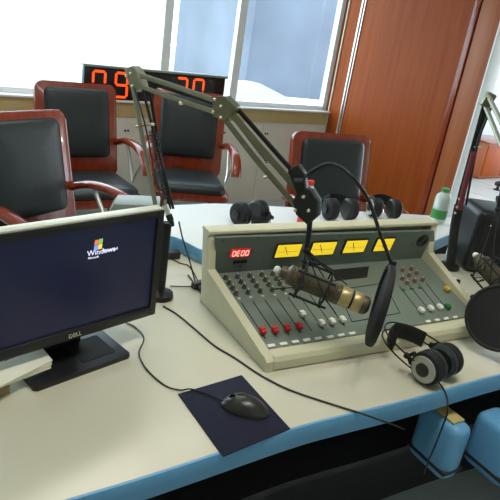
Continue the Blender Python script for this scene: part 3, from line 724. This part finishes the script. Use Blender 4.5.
# ------------------------------------------------------------------ microphones
def microphone(a, b, r, hang, label, mname):
    ax = (b - a); L = ax.length; ax = ax.normalized(); x, y, _ = frame(ax)
    t = thing('studio_microphone', label, 'microphone', tuple((a + b) / 2 - V((0, 0, r))), 0, 'studio microphones on boom arms')
    prof = [(.0005, -.004), (r * .6, -.003), (r * .62, .012), (r * .8, .016)]
    n = 22
    for i in range(n):
        h = .018 + (L * .66 - .018) * i / n; prof += [(r * (.93 + .04 * i / n), h), (r * (.98 + .04 * i / n), h + L * .012)]
    prof += [(r * .98, L * .68)]
    MB().lathe(prof, a, ax, 28).build('body', M['mic'], t)
    MB().lathe([(r * .94, L * .68), (r * .97, L * .69), (r * .97, L * .79), (r * .94, L * .80)], a, ax, 28).build('ring', M['gold'], t)
    MB().lathe([(r * .90, L * .80), (r * .90, L * .825)], a, ax, 28).build('ring_gap', M['matte'], t)
    MB().lathe([(r * .92, L * .825), (r * .95, L * .83), (r * .95, L * .925), (r * .92, L * .93)], a, ax, 28).build('ring', M['gold'], t)
    MB().lathe([(r * .9, L * .93), (r * .93, L * .95), (r * .88, L * .99), (r * .6, L * 1.02), (.0005, L * 1.025)], a, ax, 28).build('grille', M['mic'], t)
    MB().ball(a - ax * .012, .0095, 12).build('end_cap', M['whitep'], t)
    # spider cradle
    mb = MB()
    for h, rr in ((.05, 1.85), (.115, 1.85)):
        c = a + ax * h; mb.tube([c + (x * math.cos(2 * PI * k / 24) + y * math.sin(2 * PI * k / 24)) * r * rr for k in range(24)], .0022, 6, closed=True)
    for k in range(4):
        dd = (x * math.cos(PI / 4 + PI / 2 * k) + y * math.sin(PI / 4 + PI / 2 * k)) * r * 1.75
        mb.tube([a + ax * .035 + dd * 1.02, a + ax * .13 + dd * 1.02], .0032, 6)
    sm = mb.build('shock_mount', M['matte'], t)
    for h in (.05, .115):
        mb = MB()
        for k in range(8):
            d0 = x * math.cos(2 * PI * k / 8) + y * math.sin(2 * PI * k / 8); d1 = x * math.cos(2 * PI * (k + .8) / 8) + y * math.sin(2 * PI * (k + .8) / 8)
            mb.tube([a + ax * h + d0 * r * 1.72, a + ax * (h + .008) + d1 * r * .98], .0014, 5)
        mb.build('elastic_cord', M['cable'], sm)
    c = a + ax * .082; sd = y if abs(y.z) < abs(x.z) else x; up = V((0, 0, 1)); up = (up - ax * up.dot(ax)).normalized()
    mb = MB(); mb.tube([a + ax * .05 + up * r * 1.75, c + up * (r * 1.75 + .012), hang], .004, 8); mb.tube([a + ax * .115 + up * r * 1.75, c + up * (r * 1.75 + .012)], .004, 8)
    mb.ball(hang, .009, 10)
    for q in (-1, 1):
        mb.tube([hang, a + ax * .05 + sd * q * r * 1.85, a + ax * .0 - up * r * 1.5 + sd * q * r], .0016, 6); mb.tube([hang, a + ax * .115 + sd * q * r * 1.85, a + ax * .16 - up * r * 1.5 + sd * q * r], .0016, 6)
        mb.tube([hang - up * .006, a + ax * (.155) + up * r * 1.5 + sd * q * r * .6, a + ax * .115 + sd * q * r * 1.85], .0016, 6)
    mb.build('yoke', M['matte'], sm)
    return t
hang = ap(306, 250)
m0 = vpl(282, 271.5, (.10, hang.y + .02), -8); m1 = vpl(367, 306, (.10, hang.y + .02), -8)
microphone(m0, m1, .026, hang, 'bronze ribbed microphone with two pale rings hanging over the console', 'x')

def pop_filter(c, nrm, r, path, label, loc, hoop_w=.009):
    t = thing('pop_filter', label, 'pop filter', loc, 0, 'pop filters before the microphones')
    x, y, a = frame(nrm)
    ring = [c + (x * math.cos(2 * PI * k / 36) + y * math.sin(2 * PI * k / 36)) * r for k in range(36)]
    MB().tube(ring, .006, 10, closed=True, flat=(nrm, hoop_w, .0055)).build('hoop', M['matte'], t)
    MB().lathe([(.0005, .004), (r * .5, .0035), (r * .99, .0015), (r * .99, -.0015), (r * .5, -.0035), (.0005, -.004)], c, nrm, 36).build('mesh_screen', M['nylon'], t)
    g = MB().tube(path, .0045, 10, 8).build('gooseneck', M['cable'], t)
    MB().tube([path[0] + V((-.012, .0, -.002)), path[0] + V((.008, 0, .002))], .011, 12).build('clamp', M['matte'], t)
    MB().tube([path[-1] + (c - path[-1]).normalized() * -.012, path[-1] + (c - path[-1]).normalized() * .012], .009, 10).build('holder', M['matte'], t)
    return t
pcn = vpl(380, 304, (m1.x + .03, m1.y), -8)
top_ = vpl(393, 267, (pcn.x, pcn.y), -8); bot_ = vpl(368, 341, (pcn.x, pcn.y), -8)
pr = (top_ - bot_).length / 2
axm = (m1 - m0).normalized(); updir = (top_ - bot_).normalized()
# the disc stands across the microphone's axis, turned a little towards the operator
nrm = axm - updir * axm.dot(updir); nrm = (Matrix.Rotation(math.radians(-2), 3, updir) @ nrm.normalized())
gp = [ap(303, 181, .02), ap(311, 172), ap(326, 164.5), ap(340, 167), ap(355, 180)]
g2 = [vpl(x, y, (pcn.x, pcn.y + .02), -8) for x, y in ((369, 201), (379, 230), (388, 254), (392, 266))]
pop_filter((top_ + bot_) / 2, nrm, pr - .004, gp + g2, 'dark round pop filter on a gooseneck before the ribbed microphone', tuple((top_ + bot_) / 2 - V((0, 0, pr))))

# right boom arm
RB = at(449, 268, ND); RA = -62.0
rt_ = vpl(487, 101, (RB.x, RB.y), 0)
arm = thing('boom_arm', 'dark boom arm with a maroon sleeve, standing beside the black speaker at right', 'microphone arm', tuple(RB), 0, 'microphone boom arms')
MB().lathe([(.036, 0), (.038, .004), (.036, .016), (.02, .02), (.014, .024)], RB, n=28).build('base', M['darkmetal'], arm)
rn = V((math.sin(math.radians(0)), -1, 0))
def rp(x, y, off=0): return vpl(x, y, (RB.x, RB.y - off), 0)
MB().tube([RB + V((0, 0, .02)), rp(455, 225), rp(459, 205)], .017, 14).build('post', M['matte'], arm)
MB().tube([rp(458, 208), rp(487, 101)], .008, 10, flat=((0, 1, 0), .006, .014)).build('arm_bar', M['darkmetal'], arm)
MB().tube([rp(466, 205, .02), rp(478, 140, .02), rp(491, 108, .02)], .0045, 8).build('arm_bar', M['darkmetal'], arm)
MB().tube([rp(459, 210, .018), rp(466, 182, .018), rp(474, 152, .018)], .010, 10).build('spring_cover', M['maroon'], arm)
MB().tube([rp(474, 147, .012), rp(482, 147, .012)], .003, 8).build('cross_bar', M['bolt'], arm)
elb = rp(488, 100, .01)
MB().box(elb, (.035, .03, .05), Matrix.Rotation(.3, 4, 'Y'), .006).build('joint_plate', M['bronze'], arm)
e1 = vpl(512, 150, (.96, 1.62), 0)
for dz in (0.0, .035): MB().tube([elb + V((0, -.0, .01 - dz)), e1 + V((0, 0, .012 - dz * 1.3))], .008, 10).build('arm_bar', M['olive'], arm)
for p in (elb + V((-.008, -.018, .012)), elb + V((.008, -.018, -.012))): MB().cone(p, p + V((0, -.006, 0)), .005, n=10).build('bolt', M['bolt'], arm)
for x, y in ((457, 207), (459, 199), (455, 213)): MB().cone(rp(x, y, .015), rp(x, y, .022), .005, n=10).build('bolt', M['bolt'], arm)
m2a = vpl(515, 246, (.98, 1.60), 0); 
MB().tube([e1, V((e1.x + .01, e1.y - .01, m2a.z + .10))], .0065, 10).build('hanger_rod', M['matte'], arm)
b2 = aty(478, 258, 1.62); b1 = aty(508, 292, 1.50)
ha = V((e1.x + .01, e1.y - .01, m2a.z + .10))
microphone(b2, b2 + (b1 - b2).normalized() * .19, .027, ha, 'grey microphone in a spider cradle before the black speaker, right edge', 'x')
c2 = aty(500, 318, 1.40)
n2 = (O - c2).normalized(); n2 = (n2 + V((-.15, .1, 0))).normalized()
pop_filter(c2, n2, .088, [ha + V((.0, 0, .03)), ha + V((.05, -.04, .02)), c2 + V((.15, .03, .09)), c2 + V((.12, .0, -.05)), c2 + V((.07, .0, -.075))], 'dark round pop filter cut off by the right picture edge', tuple(c2 - V((0, 0, .088))), .005)

# ------------------------------------------------------------------ headphones
def headphones(c1, c2, apex, label, r=.042, silver=True, cord=None, grp='studio headphones'):
    t = thing('headphones', label, 'headphones', tuple((c1 + c2) / 2 - V((0, 0, r))), 0, grp)
    mid = (c1 + c2) / 2; u = (c1 - c2) / 2; w = apex - mid; ud = u.normalized(); half = u.length
    wd = (w - ud * w.dot(ud)); Lw = wd.length; wdn = wd.normalized(); nn = ud.cross(wdn)
    R_ = max(half * 1.12, .066)
    def arc(th, k=1.0): return mid + ud * R_ * k * math.cos(th) * (1 if True else 0) + wdn * (Lw * k * math.sin(th) ** .8 if math.sin(th) > 0 else 0)
    ths = [PI * (.08 + .84 * i / 22) for i in range(23)]
    MB().tube([arc(a, .90) for a in ths[4:-2]], .01, 10, flat=(nn, .024, .005)).build('headband', M['matte'], t)
    for s in (-1, 1):
        MB().tube([arc(a, 1.03) + nn * .012 * s for a in [PI * (.03 + .94 * i / 26) for i in range(27)]], .0022, 6).build('band_wire', M['darkmetal'], t)
    for s, c in ((1, c1), (-1, c2)):
        d = ud * s
        cup = MB().lathe([(r * .72, -.018), (r * .98, -.012), (r, -.002), (r * .96, .010), (r * .8, .014)], c, d, 28).build('ear_cup', M['matte'], t)
        MB().lathe([(r * .30, -.030), (r * .8, -.032), (r * .98, -.025), (r * .98, -.015), (r * .7, -.012)], c, d, 28).build('ear_pad', M['leather'], t)
        if silver: MB().lathe([(r * .80, .0135), (r * .78, .0175), (r * .50, .0195), (r * .42, .0195)], c, d, 28).build('cup_disc', M['disc'], cup)
        MB().lathe([(r * .42, .0150), (r * .40, .0225), (r * .2, .024), (.0005, .024)], c, d, 24).build('cup_hub', M['black'], cup)
        k0 = c + wdn * r * .95 + d * .004
        MB().tube([k0 + nn * .017, c + wdn * r * 1.25 + d * .006, k0 - nn * .017], .0055, 8).build('slider', M['matte'], t)
        MB().box(c + wdn * r * 1.32 + d * .010, (.014, .012, .012), Matrix((nn, wdn, d)).transposed(), .003).build('slider_block', M['darkmetal'], t)
    if cord:
        MB().tube(cord, .0022, 8, 6).build('cord', M['cable'], t)
    return t
h1 = at(427, 368, ND + .044); h2 = at(447, 359, ND + .046); hx = at(401, 323, ND + .062)
headphones(h1, h2, hx, 'black headphones with a silver ear disc lying before the console', .043, True,
           [at(436, 380, ND + .012), at(443, 388, ND + .004), at(447, 398, ND + .004), at(447.5, 404, ND + .003), at(447, 414, .73), at(442, 428, .69), at(435, 446, .64), at(428, 462, .56), at(424, 474, .4935)])
q = at(250, 224, FD); ang = math.radians(200)
c1 = V((q.x + .0, q.y, FD + .047)); headphones(c1 + V((-.045, -.045, 0)), c1 + V((.03, .035, 0)), c1 + V((.13, .01, -.012)), 'black headphones behind the console clock end, leftmost of those on the white desk', .045, False)
q = at(338, 220, FD)
c1 = V((q.x, q.y, FD + .048)); headphones(c1 + V((-.05, -.02, 0)), c1 + V((.05, .03, -.0)), c1 + V((-.03, .075, .03)), 'black headphones on the white desk in front of the lone armchair, middle of three', .046, False)
q = at(383, 219, FD)
c1 = V((q.x, q.y, FD + .046)); headphones(c1 + V((-.055, .0, 0)), c1 + V((.05, .03, -.0)), c1 + V((.01, .09, .03)), 'black headphones with pale rims, rightmost of those behind the console', .044, True)

# ------------------------------------------------------------------ black loudspeaker
SA = math.radians(6); su = V((math.cos(SA), math.sin(SA), 0))
sp0 = at(457, 268, ND)
spk = thing('loudspeaker', 'black rounded loudspeaker box on the desk at the right', 'speaker', (sp0.x + .118, sp0.y + .075, ND), SA)
MB().box((0, 0, .1255), (.235, .20, .25), None, .028, 4).build('cabinet', M['black'], spk, True)
MB().box((0, -.099, .125), (.19, .012, .195), None, .005).build('grille_panel', M['matte'], spk, True)
MB().cone((-.07, -.1045, .20), (-.07, -.1065, .20), .0025, n=8).build('power_light', M['whitep'], spk, True)

# ------------------------------------------------------------------ bottles and the grey device
def bottle(p, h, r, capm, labm, label, lz):
    t = thing('water_bottle', label, 'bottle', tuple(p), 0, 'plastic bottles on the white desk')
    MB().lathe([(r * .8, 0), (r, .006), (r, h * .30), (r * .94, h * .34), (r, h * .38), (r, h * .70), (r * .86, h * .80), (r * .46, h * .87), (r * .44, h * .92)], (0, 0, .0005), n=24).build('body', M['pet'], t, True)
    MB().lathe([(r * 1.01, h * lz[0]), (r * 1.015, h * (lz[0] + .01)), (r * 1.015, h * (lz[1] - .01)), (r * 1.01, h * lz[1])], (0, 0, 0), n=24, cap=False).build('label', labm, t, True)
    MB().lathe([(r * .46, h * .9), (r * .48, h * .91), (r * .48, h * .985), (r * .40, h)], (0, 0, 0), n=20).build('cap', capm, t, True)
bottle(at(436.5, 222, FD), .162, .035, M['label'], M['label'], 'clear bottle with green cap and label at the wooden door frame', (.14, .40))
bottle(at(303, 225, FD), .185, .027, M['red'], M['redlabel'], 'bottle with red cap and red label behind the boom arm joint', (.06, .30))
gp0 = at(132, 229, FD)
dev = thing('desktop_device', 'grey rounded desktop device behind the monitor top edge', 'device', (gp0.x, gp0.y, FD), math.radians(8))
mb = MB(); mb.prism([(-.075, -.05, .0), (-.075, -.05, .075), (-.06, -.05, .10), (.085, -.05, .112), (.085, -.05, .08), (-.03, -.05, .07), (-.045, -.05, .055), (-.05, -.05, 0)], (0, .11, 0), .006); mb.build('housing', M['device'], dev, True)
MB().box((.017, .005, .0405), (.13, .09, .08), None, .006).build('body', M['device'], dev, True)

# ------------------------------------------------------------------ light
w = bpy.data.worlds.new('world'); S.world = w; w.use_nodes = True
bg = w.node_tree.nodes['Background']; bg.inputs['Color'].default_value = (.82, .92, 1.0, 1); bg.inputs['Strength'].default_value = 5.0
def area(name, loc, target, sx, sy, power, col):
    l = bpy.data.lights.new(name, 'AREA'); l.shape = 'RECTANGLE'; l.size = sx; l.size_y = sy; l.energy = power; l.color = col
    o = bpy.data.objects.new(name, l); COL.objects.link(o); o.location = loc
    o.rotation_euler = (V(target) - V(loc)).to_track_quat('-Z', 'Y').to_euler(); return o
pt = area('window_portal', wp(.3, -.18, 1.6), wp(.3, 2, 1.6), 5.2, 1.5, 1, (1, 1, 1)); pt.data.cycles.is_portal = True
def lamp(name, c, sx, sy, power, lab):
    c = V(c)
    t = thing('ceiling_light', lab, 'ceiling lamp', tuple(c), WA, 'ceiling lights')
    MB().box((0, 0, -.02), (sx + .08, sy + .08, .04)).build('frame', M['white'], t, True)
    area(name, c + V((0, 0, -.045)), c + V((0, 0, -2)), sx, sy, power, (1.0, .965, .86)).rotation_euler = (0, 0, WA)
lamp('lamp_light', (.3, .9, H - .002), 1.2, .3, 15, 'white ceiling light above the operator desk')
lamp('lamp_light', (-.6, 2.6, H - .002), 1.2, .3, 11, 'white ceiling light above the armchairs')
lamp('lamp_light', wp(6.5, 2.2, H - .002), 1.2, .3, 70, 'white ceiling light in the room through the doorway')
S.view_settings.view_transform = 'Standard'; S.view_settings.look = 'None'; S.view_settings.gamma = 1.0
S.view_settings.use_curve_mapping = False; S.view_settings.exposure = 0.42
